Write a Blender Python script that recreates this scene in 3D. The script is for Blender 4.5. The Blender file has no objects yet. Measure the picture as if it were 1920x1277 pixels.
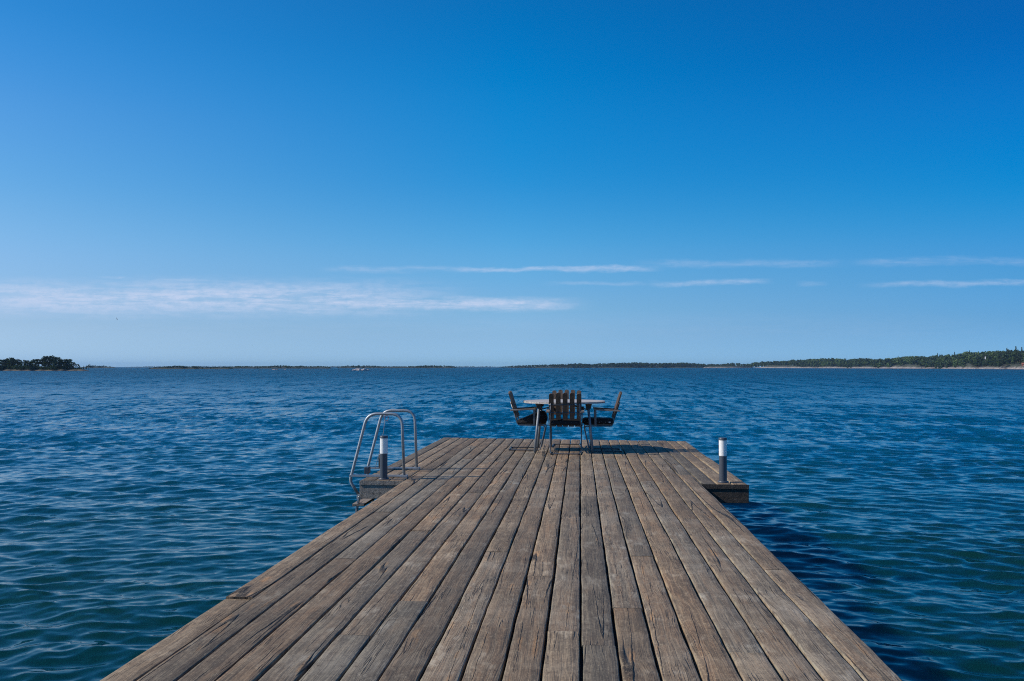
import bpy, math, random
import numpy as np
from mathutils import Vector, Matrix

SC = bpy.context.scene
COL = SC.collection
PI = math.pi
rad = math.radians

# ------------------------------------------------------------------ camera
DECK = 1.00                      # deck surface above the water (water is z = 0)
EYE = DECK + 1.20
FPX = 1600.0                     # focal length in photograph pixels (1920 wide)
YAW, PITCH = 4.556, 1.772
cam = bpy.data.cameras.new('camera')
cam.sensor_width = 36.0
cam.lens = FPX / 1920 * 36
cam.clip_start = 0.1
cam.clip_end = 30000
camo = bpy.data.objects.new('camera', cam)
COL.objects.link(camo)
camo.location = (0, 0, EYE)
camo.rotation_euler = (rad(90 + PITCH), 0, rad(YAW))
SC.camera = camo
RM = camo.rotation_euler.to_matrix()
CR, CU, CF = RM.col[0].copy(), RM.col[1].copy(), -RM.col[2].copy()
AX = Vector((CF.x, CF.y)).normalized()           # horizontal view axis
RX = Vector((CR.x, CR.y)).normalized()


def ground(px, d):
    """point on the water at distance d along the view axis, at bearing px"""
    t = (px - 960) / FPX
    return AX.x * d + RX.x * t * d, AX.y * d + RX.y * t * d


# ------------------------------------------------------------------ helpers
def tag(o, label=None, cat=None, group=None, kind=None):
    if label: o['label'] = label
    if cat: o['category'] = cat
    if group: o['group'] = group
    if kind: o['kind'] = kind
    return o


def empty(name, loc, rz=0.0):
    o = bpy.data.objects.new(name, None)
    o.empty_display_size = 0.1
    COL.objects.link(o)
    o.location = loc
    o.rotation_euler = (0, 0, rz)
    return o


def link(name, me, parent=None, loc=None):
    o = bpy.data.objects.new(name, me)
    COL.objects.link(o)
    if parent is not None: o.parent = parent
    if loc is not None: o.location = loc
    return o


def copy_tree(o, parent=None):
    c = o.copy()
    COL.objects.link(c)
    if parent is not None: c.parent = parent
    for ch in [x for x in o.children]:
        copy_tree(ch, c)
    return c


class MB:
    """collects shapes, then links them as one mesh object"""
    def __init__(self):
        self.v, self.f, self.sm, self.mi, self.at = [], [], [], [], []
        self.cur = 0
        self.wc = (0, 0, 0)

    def add(self, vs, fs, smooth=False, wc=None):
        b = len(self.v)
        self.v += [tuple(p) for p in vs]
        self.at += wc if wc is not None else [(p[0], p[1], p[2]) for p in vs]
        for f in fs:
            self.f.append([b + i for i in f])
            self.sm.append(smooth)
            self.mi.append(self.cur)

    def box(self, c, s, M=None, bev=0.0):
        x, y, z = s[0] / 2, s[1] / 2, s[2] / 2
        if bev <= 0:
            vs = [Vector((i, j, k)) for i in (-x, x) for j in (-y, y) for k in (-z, z)]
            fs = [(0, 1, 3, 2), (4, 6, 7, 5), (0, 4, 5, 1), (2, 3, 7, 6), (0, 2, 6, 4), (1, 5, 7, 3)]
        else:
            import bmesh
            bm = bmesh.new()
            bmesh.ops.create_cube(bm, size=1)
            for v in bm.verts: v.co = Vector((v.co.x * 2 * x, v.co.y * 2 * y, v.co.z * 2 * z))
            bmesh.ops.bevel(bm, geom=bm.edges[:] + bm.verts[:], offset=bev, segments=3, affect='EDGES', profile=0.6)
            bm.verts.index_update()
            vs = [v.co.copy() for v in bm.verts]
            fs = [[v.index for v in f.verts] for f in bm.faces]
            bm.free()
        if M is not None: vs = [M @ v for v in vs]
        c = Vector(c)
        self.add([v + c for v in vs], fs)

    def tube(self, pts, r, n=10, cap=True, flat=None):
        """sweep a circle (or flat=(w,t) bar) along pts"""
        pts = [Vector(p) for p in pts]
        m = len(pts)
        rs = r if isinstance(r, (list, tuple)) else [r] * m
        T = []
        for i in range(m):
            a = pts[max(0, i - 1)]; b = pts[min(m - 1, i + 1)]
            T.append((b - a).normalized())
        ref = Vector((0, 1, 0)) if abs(T[0].y) < 0.9 else Vector((1, 0, 0))
        u = (ref - T[0] * ref.dot(T[0])).normalized()
        vs = []
        for i in range(m):
            u = (u - T[i] * u.dot(T[i])).normalized()
            w = T[i].cross(u)
            for k in range(n):
                a = 2 * PI * k / n
                vs.append(pts[i] + (u * math.cos(a) + w * math.sin(a)) * rs[i])
        fs = []
        for i in range(m - 1):
            for k in range(n):
                k2 = (k + 1) % n
                fs.append((i * n + k, i * n + k2, (i + 1) * n + k2, (i + 1) * n + k))
        if cap:
            fs.append(tuple(reversed(range(n))))
            fs.append(tuple((m - 1) * n + k for k in range(n)))
        self.add(vs, fs, True)

    def lathe(self, prof, n=28, c=(0, 0, 0)):
        """prof: list of (r, z) bottom to top, closed at both ends; sharp corners by doubling rings"""
        vs, fs = [], []
        for (r, z) in prof:
            for k in range(n):
                a = 2 * PI * k / n
                vs.append((c[0] + r * math.cos(a), c[1] + r * math.sin(a), c[2] + z))
        for i in range(len(prof) - 1):
            for k in range(n):
                k2 = (k + 1) % n
                fs.append((i * n + k, i * n + k2, (i + 1) * n + k2, (i + 1) * n + k))
        fs.append(tuple(reversed(range(n))))
        fs.append(tuple((len(prof) - 1) * n + k for k in range(n)))
        self.add(vs, fs, False)

    def prism(self, poly, vec):
        """extrude a planar polygon (3d points) by vec"""
        vec = Vector(vec)
        a = [Vector(p) for p in poly]
        n = len(a)
        vs = a + [p + vec for p in a]
        fs = [tuple(reversed(range(n))), tuple(range(n, 2 * n))]
        for i in range(n):
            j = (i + 1) % n
            fs.append((i, j, n + j, n + i))
        self.add(vs, fs)

    def build(self, name, mats, parent=None, loc=None, autosmooth=None):
        me = bpy.data.meshes.new(name)
        me.from_pydata(self.v, [], self.f)
        if not isinstance(mats, (list, tuple)): mats = [mats]
        for m in mats: me.materials.append(m)
        me.polygons.foreach_set('use_smooth', self.sm)
        me.polygons.foreach_set('material_index', self.mi)
        a = me.attributes.new('wc', 'FLOAT_VECTOR', 'POINT')
        a.data.foreach_set('vector', np.array(self.at, np.float32).ravel())
        me.update()
        if autosmooth is not None:
            me.polygons.foreach_set('use_smooth', [True] * len(me.polygons))
            me.set_sharp_from_angle(angle=rad(autosmooth))
        return link(name, me, parent, loc)


def rounded(pts, r, seg=7):
    """polyline with its corners rounded; r may be a list (one radius for each inner corner)"""
    pts = [Vector(p) for p in pts]
    out = [pts[0]]
    for i in range(1, len(pts) - 1):
        ri = r[i - 1] if isinstance(r, (list, tuple)) else r
        a, b, c = pts[i - 1], pts[i], pts[i + 1]
        d1, d2 = (a - b), (c - b)
        ang = d1.angle(d2)
        t = min(ri / max(math.tan(ang / 2), 1e-3), d1.length * 0.49, d2.length * 0.49)
        p, q = b + d1.normalized() * t, b + d2.normalized() * t
        for k in range(seg + 1):
            s = k / seg
            out.append(p * (1 - s) ** 2 + b * 2 * s * (1 - s) + q * s ** 2)
    out.append(pts[-1])
    return out


def np_mesh(name, V, F, mats, smooth=False, mi=None, attrs=None):
    """mesh from numpy vertex array and an (n, 3 or 4) face array"""
    me = bpy.data.meshes.new(name)
    V = np.asarray(V, np.float32); F = np.asarray(F, np.int32)
    nf, k = F.shape
    me.vertices.add(len(V)); me.vertices.foreach_set('co', V.ravel())
    me.loops.add(nf * k); me.loops.foreach_set('vertex_index', F.ravel())
    me.polygons.add(nf)
    me.polygons.foreach_set('loop_start', np.arange(0, nf * k, k, dtype=np.int32))
    me.polygons.foreach_set('use_smooth', np.full(nf, smooth, bool))
    if not isinstance(mats, (list, tuple)): mats = [mats]
    for m in mats: me.materials.append(m)
    if mi is not None: me.polygons.foreach_set('material_index', np.asarray(mi, np.int32))
    for nm, arr in (attrs or {}).items():
        a = me.attributes.new(nm, 'FLOAT', 'POINT')
        a.data.foreach_set('value', np.asarray(arr, np.float32))
    me.update(calc_edges=True)
    return me


# ------------------------------------------------------------------ node helpers
class NT:
    def __init__(self, tree):
        self.t = tree
        tree.nodes.clear()

    def n(self, typ, props=None, **ins):
        nd = self.t.nodes.new('ShaderNode' + typ)
        for k, v in (props or {}).items(): setattr(nd, k, v)
        for k, v in ins.items():
            k = k.replace('_', ' ')
            sock = nd.inputs[int(k[1:])] if k[0] == 'i' and k[1:].isdigit() else nd.inputs[k]
            if hasattr(v, 'is_linked') or hasattr(v, 'links'):
                self.t.links.new(v, sock)
            else:
                sock.default_value = v
        return nd

    def m(self, op, a, b=None, c=None, clamp=False):
        nd = self.t.nodes.new('ShaderNodeMath')
        nd.operation = op; nd.use_clamp = clamp
        for i, v in enumerate((a, b, c)):
            if v is None: continue
            if hasattr(v, 'links'): self.t.links.new(v, nd.inputs[i])
            else: nd.inputs[i].default_value = v
        return nd.outputs[0]

    def vec(self, x, y, z=0.0):
        return self.n('CombineXYZ', X=x, Y=y, Z=z).outputs[0]

    def noise(self, v, scale=1.0, detail=3.0, rough=0.5, dist=0.0):
        return self.n('TexNoise', Vector=v, Scale=scale, Detail=detail, Roughness=rough, Distortion=dist)

    def step(self, x, a, b, lo=0.0, hi=1.0):
        nd = self.n('MapRange', {'interpolation_type': 'SMOOTHSTEP'}, Value=x)
        nd.inputs['From Min'].default_value = a; nd.inputs['From Max'].default_value = b
        nd.inputs['To Min'].default_value = lo; nd.inputs['To Max'].default_value = hi
        return nd.outputs[0]

    def mix(self, f, a, b, mode='MIX'):
        nd = self.t.nodes.new('ShaderNodeMix')
        nd.data_type = 'RGBA'; nd.blend_type = mode
        for s, v in ((nd.inputs[0], f), (nd.inputs[6], a), (nd.inputs[7], b)):
            if hasattr(v, 'links'): self.t.links.new(v, s)
            else: s.default_value = v if not isinstance(v, tuple) else (*v, 1.0)[:4]
        return nd.outputs[2]

    def out(self, shader, volume=None):
        o = self.t.nodes.new('ShaderNodeOutputMaterial')
        if shader is not None: self.t.links.new(shader, o.inputs['Surface'])
        if volume is not None: self.t.links.new(volume, o.inputs['Volume'])


def material(name):
    m = bpy.data.materials.new(name)
    m.use_nodes = True
    return m, NT(m.node_tree)


def principled(nt, color, rough, bump=None, bstr=0.5, bdist=0.002, **kw):
    p = nt.n('BsdfPrincipled', None, **kw)
    for s, v in (('Base Color', color), ('Roughness', rough)):
        if hasattr(v, 'links'): nt.t.links.new(v, p.inputs[s])
        else: p.inputs[s].default_value = (*v, 1.0) if isinstance(v, tuple) else v
    if bump is not None:
        b = nt.n('Bump', None, Strength=bstr, Distance=bdist, Height=bump)
        nt.t.links.new(b.outputs[0], p.inputs['Normal'])
    return p.outputs[0]


# ------------------------------------------------------------------ materials
def mat_deck():
    m, t = material('weathered_deck_wood')
    a = t.n('Attribute', {'attribute_name': 'wc'})
    s = t.n('SeparateXYZ', Vector=a.outputs['Vector'])
    u, v, r = s.outputs
    ro = t.m('MULTIPLY', r, 37.0); ro2 = t.m('MULTIPLY', r, 91.7)
    # slow waviness of the grain, stronger round knots
    wv = t.noise(t.vec(t.m('MULTIPLY', u, 9.0), t.m('MULTIPLY', v, 1.6), ro), 1, 2, .5).outputs[0]
    wu = t.m('ADD', u, t.m('MULTIPLY', t.m('SUBTRACT', wv, .5), .055))
    g1 = t.noise(t.vec(t.m('MULTIPLY', wu, 85.0), t.m('MULTIPLY', v, 2.6), ro2), 1, 5, .62).outputs[0]
    g2 = t.noise(t.vec(t.m('MULTIPLY', wu, 260.0), t.m('MULTIPLY', v, 7.0), ro), 1, 3, .6).outputs[0]
    g3 = t.noise(t.vec(t.m('MULTIPLY', wu, 30.0), t.m('MULTIPLY', v, 0.9), ro), 1, 3, .5).outputs[0]
    # wandering splits along the grain
    jit = t.noise(t.vec(t.m('MULTIPLY', u, 4.0), t.m('MULTIPLY', v, 9.0), ro), 1, 3, .6).outputs[0]
    uj = t.m('ADD', u, t.m('MULTIPLY', t.m('SUBTRACT', jit, .5), .014))
    cn = t.noise(t.vec(t.m('MULTIPLY', uj, 11.0), t.m('MULTIPLY', v, .30), ro2), 1, 0, .5).outputs[0]
    cd = t.m('ABSOLUTE', t.m('SUBTRACT', cn, .47))
    cm = t.noise(t.vec(t.m('MULTIPLY', u, 3.0), t.m('MULTIPLY', v, 1.1), ro), 1, 2, .5).outputs[0]
    cm = t.step(cm, .475, .575)
    crack = t.m('MULTIPLY', t.step(cd, .004, .016, 1, 0), cm)
    cn2 = t.noise(t.vec(t.m('MULTIPLY', wu, 42.0), t.m('MULTIPLY', v, 1.3), ro), 1, 2, .5).outputs[0]
    cm2 = t.step(t.noise(t.vec(t.m('MULTIPLY', u, 10.0), t.m('MULTIPLY', v, 2.2), ro2), 1, 2, .5).outputs[0], .52, .62)
    crack2 = t.m('MULTIPLY', t.step(t.m('ABSOLUTE', t.m('SUBTRACT', cn2, .5)), 0, .03, 1, 0), cm2)
    # colours: grey, brown, silvery, raw wood beside splits
    pat = t.noise(t.vec(t.m('MULTIPLY', u, 8.0), t.m('MULTIPLY', v, 1.9), ro), 1, 4, .6).outputs[0]
    pat = t.m('ADD', pat, t.m('MULTIPLY', t.m('SUBTRACT', t.m('FRACT', t.m('MULTIPLY', r, 7.13)), .5), .3))
    col = t.mix(t.step(pat, .36, .66), (.128, .118, .106), (.166, .122, .092))
    col = t.mix(t.step(g3, .35, .68), col, (.098, .085, .074))
    col = t.mix(t.m('MULTIPLY', t.step(g1, .46, .72), .75), col, (.235, .200, .166))
    col = t.mix(t.m('MULTIPLY', t.step(g1, .5, .3), .8), col, (.052, .044, .040))
    col = t.mix(t.m('MULTIPLY', t.step(g2, .5, .3), .55), col, (.050, .043, .040))
    col = t.mix(t.m('MULTIPLY', t.step(g2, .54, .72), .40), col, (.27, .24, .21))
    sil = t.noise(t.vec(t.m('MULTIPLY', u, 7.0), t.m('MULTIPLY', v, 3.2), ro2), 1, 5, .65).outputs[0]
    col = t.mix(t.m('MULTIPLY', t.step(sil, .55, .72), .75), col, (.30, .295, .29))
    # dark damp stains
    dk = t.noise(t.vec(t.m('MULTIPLY', u, 12.0), t.m('MULTIPLY', v, 5.0), ro), 1, 5, .7).outputs[0]
    col = t.mix(t.m('MULTIPLY', t.step(dk, .58, .74), .55), col, (.06, .055, .052))
    # broad stains that run across several boards
    wp = t.noise(t.n('Mapping', Vector=t.n('NewGeometry').outputs['Position'], Scale=(1.5, 2.4, 1)).outputs[0], 1, 4, .6).outputs[0]
    col = t.mix(t.step(wp, .46, .72, 0, .45), col, (.26, .245, .235))
    col = t.mix(t.step(wp, .48, .28, 0, .45), col, (.070, .060, .054))
    # raw orange splinters beside the splits
    raw = t.m('MULTIPLY', t.step(cd, .03, .075, 1, 0), cm)
    rm = t.step(t.noise(t.vec(t.m('MULTIPLY', u, 14.0), t.m('MULTIPLY', v, 3.5), ro2), 1, 2, .5).outputs[0], .55, .64)
    col = t.mix(t.m('MULTIPLY', t.m('MULTIPLY', raw, rm), .6), col, (.31, .20, .115))
    ru = t.step(t.noise(t.vec(t.m('MULTIPLY', wu, 26.0), t.m('MULTIPLY', v, 1.6), ro), 1, 4, .6).outputs[0], .66, .80)
    col = t.mix(t.m('MULTIPLY', ru, .55), col, (.27, .155, .085))
    rg = t.m('SINE', t.m('MULTIPLY', t.m('ADD', t.m('MULTIPLY', wu, 48.0), t.m('MULTIPLY', wv, 7.0)), 6.283))
    rgm = t.step(t.noise(t.vec(t.m('MULTIPLY', u, 4.0), t.m('MULTIPLY', v, .9), ro), 1, 2, .5).outputs[0], .42, .60, 0, .40)
    col = t.mix(t.m('MULTIPLY', t.step(rg, .1, .9), rgm), col, (.062, .050, .042))
    # pale lichen specks and bird-lime
    vo = t.n('TexVoronoi', None, Vector=t.vec(u, v, ro), Scale=26.0, Randomness=1.0)
    sp = t.m('MULTIPLY', t.step(vo.outputs['Distance'], .10, .22, 1, 0),
             t.step(t.n('SeparateColor', None, Color=vo.outputs['Color']).outputs[0], .55, .75))
    sp = t.m('MULTIPLY', sp, t.step(g2, .40, .60))
    col = t.mix(t.m('MULTIPLY', sp, .7), col, (.30, .285, .25))
    # worn pale arrises
    ed = t.step(t.m('ABSOLUTE', u), .058, .0715)
    em = t.step(t.noise(t.vec(t.m('MULTIPLY', u, 20.0), t.m('MULTIPLY', v, 6.0), ro2), 1, 4, .65).outputs[0], .42, .62)
    col = t.mix(t.m('MULTIPLY', t.m('MULTIPLY', ed, em), .55), col, (.24, .245, .225))
    col = t.mix(t.m('MULTIPLY', crack2, .8), col, (.030, .025, .022))
    col = t.mix(t.m('MULTIPLY', crack, .95), col, (.012, .010, .009))
    fs = t.noise(t.vec(t.m('MULTIPLY', u, 150.0), t.m('MULTIPLY', v, 60.0), ro), 1, 2, .6).outputs[0]
    col = t.mix(t.step(fs, .55, .72, 0, .5), col, (.27, .245, .215))
    col = t.mix(t.step(fs, .44, .30, 0, .55), col, (.050, .045, .042))
    # paired nail heads over the bearers, half rusted away
    py = t.n('SeparateXYZ', Vector=t.n('NewGeometry').outputs['Position']).outputs[1]
    ny = t.m('MULTIPLY', t.m('SUBTRACT', t.m('FRACT', t.m('DIVIDE', t.m('ADD', py, t.m('MULTIPLY', r, .02)), .62)), .5), .62)
    nx = t.m('SUBTRACT', t.m('ABSOLUTE', u), .047)
    nd_ = t.m('SQRT', t.m('ADD', t.m('MULTIPLY', nx, nx), t.m('MULTIPLY', ny, ny)))
    col = t.mix(t.step(nd_, .0065, .0035, 0, .75), col, (.035, .026, .022))
    col = t.mix(t.step(nd_, .030, .004, 0, .28), col, (.060, .042, .032))
    br = t.m('ADD', .62, t.m('MULTIPLY', r, .44))
    bl = t.noise(t.vec(t.m('MULTIPLY', u, 34.0), t.m('MULTIPLY', v, 17.0), ro2), 1, 4, .68, .3).outputs[0]
    col = t.mix(t.step(bl, .52, .70, 0, .50), col, (.225, .208, .188))
    col = t.mix(t.step(bl, .47, .30, 0, .50), col, (.066, .058, .053))
    tn = t.m('FRACT', t.m('MULTIPLY', r, 13.7))          # some boards greyer, some browner
    cc = t.n('CombineColor', None, Red=t.m('MULTIPLY', br, t.m('ADD', 1.39, t.m('MULTIPLY', tn, .26))), Green=t.m('MULTIPLY', br, 1.315),
             Blue=t.m('MULTIPLY', br, t.m('SUBTRACT', 1.09, t.m('MULTIPLY', tn, .19)))).outputs[0]
    col = t.mix(1.0, col, cc, 'MULTIPLY')
    h = t.m('ADD', t.m('MULTIPLY', g1, .9), t.m('MULTIPLY', g2, .5))
    h = t.m('SUBTRACT', h, t.m('MULTIPLY', crack, 2.6))
    h = t.m('SUBTRACT', h, t.m('MULTIPLY', crack2, .9))
    p = principled(t, col, .82, h, .85, .0045)
    t.out(p)
    return m


def mat_wood(name, c1, c2, dark, axis=2, scale=1.0, rough=.75):
    m, t = material(name)
    tc = t.n('TexCoord').outputs['Object']
    sc = [70.0 * scale] * 3; sc[axis] = 3.0 * scale
    mp = t.n('Mapping', Vector=tc, Scale=tuple(sc)).outputs[0]
    oi = t.n('ObjectInfo').outputs['Random']
    mp = t.n('VectorMath', {'operation': 'ADD'}, i0=mp, i1=t.vec(oi, oi, oi)).outputs[0]
    g = t.noise(mp, 1, 5, .6, .4).outputs[0]
    b = t.noise(tc, 6.0, 4, .6).outputs[0]
    col = t.mix(t.step(b, .35, .65), c1, c2)
    col = t.mix(t.step(g, .55, .35), col, dark)
    t.out(principled(t, col, rough, g, .5, .002))
    return m


def mat_beam(name, c1, c2, dark, pale):
    m, t = material(name)
    tc = t.n('TexCoord').outputs['Object']
    rings = t.noise(t.n('Mapping', Vector=tc, Scale=(9, 30, 26)).outputs[0], 1, 4, .6, 1.2).outputs[0]
    bl = t.noise(tc, 22, 5, .7).outputs[0]
    fine = t.noise(tc, 140, 3, .65).outputs[0]
    col = t.mix(t.step(rings, .38, .62), c1, c2)
    col = t.mix(t.step(bl, .50, .30), col, dark)
    col = t.mix(t.step(bl, .56, .72, 0, .7), col, pale)
    col = t.mix(t.step(fine, .46, .30, 0, .8), col, dark)
    col = t.mix(t.step(fine, .58, .72, 0, .6), col, pale)
    h = t.m('ADD', bl, t.m('MULTIPLY', fine, .6))
    t.out(principled(t, col, .88, h, 1.0, .012))
    return m


def mat_metal(name, col, rough, metallic=1.0, var=.25, scale=30):
    m, t = material(name)
    tc = t.n('TexCoord').outputs['Object']
    n = t.noise(tc, scale, 5, .65).outputs[0]
    c = t.mix(t.step(n, .35, .7), col, tuple(x * (1 - var) for x in col))
    r = t.m('ADD', rough, t.m('MULTIPLY', t.m('SUBTRACT', n, .5), .25))
    p = principled(t, c, r, n, .12, .001, Metallic=metallic)
    t.out(p)
    return m


def mat_plain(name, col, rough, spec=.5, var=.2, scale=40, bump=.1, **kw):
    m, t = material(name)
    tc = t.n('TexCoord').outputs['Object']
    n = t.noise(tc, scale, 5, .6).outputs[0]
    c = t.mix(t.step(n, .35, .7), col, tuple(x * (1 - var) for x in col))
    p = principled(t, c, rough, n, bump, .002, **kw)
    t.out(p)
    return m


def mat_diffuser():
    m, t = material('frosted_lamp_tube')
    tc = t.n('TexCoord').outputs['Object']
    n = t.noise(tc, 25, 3, .5).outputs[0]
    c = t.mix(t.step(n, .3, .8), (.80, .80, .78), (.72, .73, .73))
    p = t.n('BsdfPrincipled', None, Roughness=.32)
    t.t.links.new(c, p.inputs['Base Color'])
    p.inputs['Subsurface Weight'].default_value = .6
    p.inputs['Subsurface Radius'].default_value = (.03, .03, .03)
    p.inputs['Subsurface Scale'].default_value = 1.0
    t.out(p.outputs[0])
    return m


def mat_water():
    m, t = material('sea_water')
    geo = t.n('NewGeometry')
    pos = geo.outputs['Position']
    far = t.n('Attribute', {'attribute_name': 'far'}).outputs['Fac']
    # small wind ripples: slopes taken straight from noise so that they never filter away
    def slope(scale, det, dx, dy):
        mp = t.n('Mapping', Vector=pos, Scale=(scale * dx, scale * dy, scale), Rotation=(0, 0, rad(7))).outputs[0]
        c = t.noise(mp, 1, det, .55, .25).outputs['Color']
        return t.n('VectorMath', {'operation': 'SUBTRACT'}, i0=c, i1=(.5, .5, .5)).outputs[0]
    def sc(v, k):
        nd = t.n('VectorMath', {'operation': 'SCALE'}, i0=v)
        if hasattr(k, 'links'): t.t.links.new(k, nd.inputs['Scale'])
        else: nd.inputs['Scale'].default_value = k
        return nd.outputs[0]
    def add(a, b): return t.n('VectorMath', {'operation': 'ADD'}, i0=a, i1=b).outputs[0]
    # gust patches: rougher and calmer water
    gp = t.n('Mapping', Vector=pos, Scale=(.035, .11, 1)).outputs[0]
    gust = t.noise(gp, 1, 3, .55).outputs[0]
    gk = t.step(gust, .30, .70, .55, 1.35)
    s1 = slope(11.0, 2, .55, 1.3)      # decimetre ripples
    s2 = slope(3.2, 3, .5, 1.25)       # the chop that the far mesh no longer carries
    s3 = slope(.55, 3, .5, 1.3)
    k1 = t.m('MULTIPLY', gk, .26)
    v = sc(s1, k1)
    v = add(v, sc(s2, t.m('MULTIPLY', gk, t.m('ADD', .10, t.m('MULTIPLY', far, .42)))))
    v = add(v, sc(s3, t.m('MULTIPLY', far, .34)))
    # groups of waves and gusts, long in the direction of the wind
    spy = t.n('SeparateXYZ', Vector=pos).outputs[1]
    for sx, sy, y0, y1, y2, y3, amp in ((2.0, .24, 16, 34, 80, 140, 1.6), (.95, .055, 60, 120, 280, 480, 2.2), (.30, .014, 240, 460, 1e5, 2e5, 2.4), (.07, .010, 30, 90, 1e5, 2e5, .26)):
        k = t.m('MULTIPLY', t.m('MULTIPLY', t.step(spy, y0, y1), t.step(spy, y2, y3, 1, 0)), amp)
        c = t.noise(t.n('Mapping', Vector=pos, Scale=(sx, sy, 1), Rotation=(0, 0, rad(4))).outputs[0], 1, 5, .62, .2).outputs['Color']
        c = t.n('VectorMath', {'operation': 'SUBTRACT'}, i0=c, i1=(.5, .5, .5)).outputs[0]
        v = add(v, sc(c, k))
    v = t.n('VectorMath', {'operation': 'MULTIPLY'}, i0=v, i1=(1, 1, 0)).outputs[0]
    nn = t.n('VectorMath', {'operation': 'NORMALIZE'}, i0=add(geo.outputs['Normal'], v)).outputs[0]
    # body colour: light scattered back out of the water, greener near the jetty, brightened far out in place of sky reflection
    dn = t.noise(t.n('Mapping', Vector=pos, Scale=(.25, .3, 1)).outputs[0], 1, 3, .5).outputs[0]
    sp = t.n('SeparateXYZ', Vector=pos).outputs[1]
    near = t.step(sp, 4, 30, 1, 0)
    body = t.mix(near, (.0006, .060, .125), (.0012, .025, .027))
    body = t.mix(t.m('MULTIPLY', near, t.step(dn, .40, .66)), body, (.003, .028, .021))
    rough = t.m('ADD', t.m('ADD', .025, t.m('MULTIPLY', t.m('POWER', far, 2.0), .15)), t.step(t.m('LOGARITHM', t.m('MAXIMUM', spy, 1.0), 10.0), 1.5, 2.75, 0, .36))
    p = t.n('BsdfPrincipled', {'subsurface_method': 'BURLEY'}, IOR=1.333, Normal=nn)
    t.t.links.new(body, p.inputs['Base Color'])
    t.t.links.new(rough, p.inputs['Roughness'])
    p.inputs['Subsurface Weight'].default_value = 1.0
    p.inputs['Subsurface Radius'].default_value = (.25, .6, .6)
    p.inputs['Subsurface Scale'].default_value = 1.0
    t.out(p.outputs[0])
    return m


def mat_leaf(name, c1, c2, c3):
    m, t = material(name)
    geo = t.n('NewGeometry')
    rnd = geo.outputs['Random Per Island']
    oi = t.n('ObjectInfo').outputs['Random']
    n = t.noise(geo.outputs['Position'], .35, 3, .6).outputs[0]
    col = t.mix(rnd, c1, c2)
    col = t.mix(t.step(n, .42, .66), col, c3)
    k = t.m('ADD', .7, t.m('MULTIPLY', oi, .6))
    col = t.mix(1.0, col, t.n('CombineColor', None, Red=k, Green=k, Blue=k).outputs[0], 'MULTIPLY')
    d = t.n('BsdfDiffuse', None, Color=col)
    tr = t.n('BsdfTranslucent', None, Color=col)
    mx = t.n('MixShader', None, Fac=.25)
    t.t.links.new(d.outputs[0], mx.inputs[1]); t.t.links.new(tr.outputs[0], mx.inputs[2])
    t.out(mx.outputs[0])
    return m


def mat_shore(name, rock1, rock2, soil, lo, hi):
    """rock near the water, soil and moss above height lo..hi"""
    m, t = material(name)
    pos = t.n('NewGeometry').outputs['Position']
    z = t.n('SeparateXYZ', Vector=pos).outputs[2]
    n = t.noise(pos, .12, 5, .65).outputs[0]
    n2 = t.noise(pos, .7, 5, .7).outputs[0]
    zz = t.m('ADD', z, t.m('MULTIPLY', t.m('SUBTRACT', n, .5), (hi - lo) * 2.2))
    col = t.mix(t.step(n2, .35, .65), rock1, rock2)
    col = t.mix(t.step(n2, .30, .22), col, (.04, .038, .036))
    col = t.mix(t.step(zz, lo, hi), col, soil)
    col = t.mix(t.step(z, .5, .1), col, tuple(c * .45 for c in rock2))
    t.out(principled(t, col, .9, n2, .8, .3))
    return m


M_DECK = mat_deck()
M_BEAM = mat_beam('jetty_beam_wood', (.31, .28, .245), (.22, .195, .17), (.085, .075, .066), (.40, .375, .34))
M_PILE = mat_wood('jetty_pile_wood', (.07, .06, .05), (.05, .045, .04), (.02, .018, .015), axis=2, scale=.4)
M_CHAIR = mat_wood('chair_slat_wood', (.125, .080, .053), (.095, .063, .044), (.042, .028, .02), axis=2)
M_SEAT = mat_wood('chair_seat_wood', (.165, .125, .095), (.13, .10, .08), (.06, .045, .036), axis=0)
M_ARM = mat_wood('chair_arm_wood', (.235, .205, .18), (.19, .16, .14), (.09, .075, .065), axis=0)
M_TABLE = mat_wood('weathered_table_wood', (.50, .475, .46), (.41, .39, .375), (.22, .205, .195), axis=0, scale=.8)
M_BATTEN = mat_wood('table_batten_wood', (.15, .105, .075), (.12, .085, .06), (.05, .036, .028), axis=1)
M_GALV = mat_metal('galvanised_steel', (.37, .40, .43), .55, .65)
M_FRAME = mat_metal('chair_steel', (.13, .14, .155), .45, .75)
M_LEGS = mat_metal('table_leg_steel', (.25, .285, .32), .6, .45)
M_ANTH = mat_plain('anthracite_paint', (.052, .064, .086), .42, var=.12, scale=60, bump=.04)
M_BLACK = mat_plain('black_plastic', (.014, .014, .016), .5)
M_CUSH = mat_plain('black_cushion_cloth', (.0065, .0065, .0085), .9, var=.35, scale=120, bump=.35)
M_TAGW = mat_plain('white_cloth_tag', (.6, .6, .6), .8)
M_CORD = mat_plain('grey_cord', (.30, .30, .31), .8)
M_RED = mat_plain('faded_red_plastic', (.30, .10, .09), .6)
M_STEP = mat_wood('ladder_step_wood', (.27, .225, .18), (.22, .18, .15), (.09, .07, .06), axis=1, scale=.6)
M_DIFF = mat_diffuser()
M_WATER = mat_water()
M_BARK = mat_plain('tree_bark', (.075, .058, .048), .9, scale=3, bump=.5)
M_LEAFD = mat_leaf('dark_leaves', (.026, .046, .022), (.052, .082, .034), (.034, .055, .026))
M_LEAFM = mat_leaf('mid_leaves', (.052, .090, .034), (.090, .135, .050), (.060, .092, .038))
M_LEAFL = mat_leaf('light_leaves', (.075, .115, .048), (.110, .150, .065), (.080, .110, .052))
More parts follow.
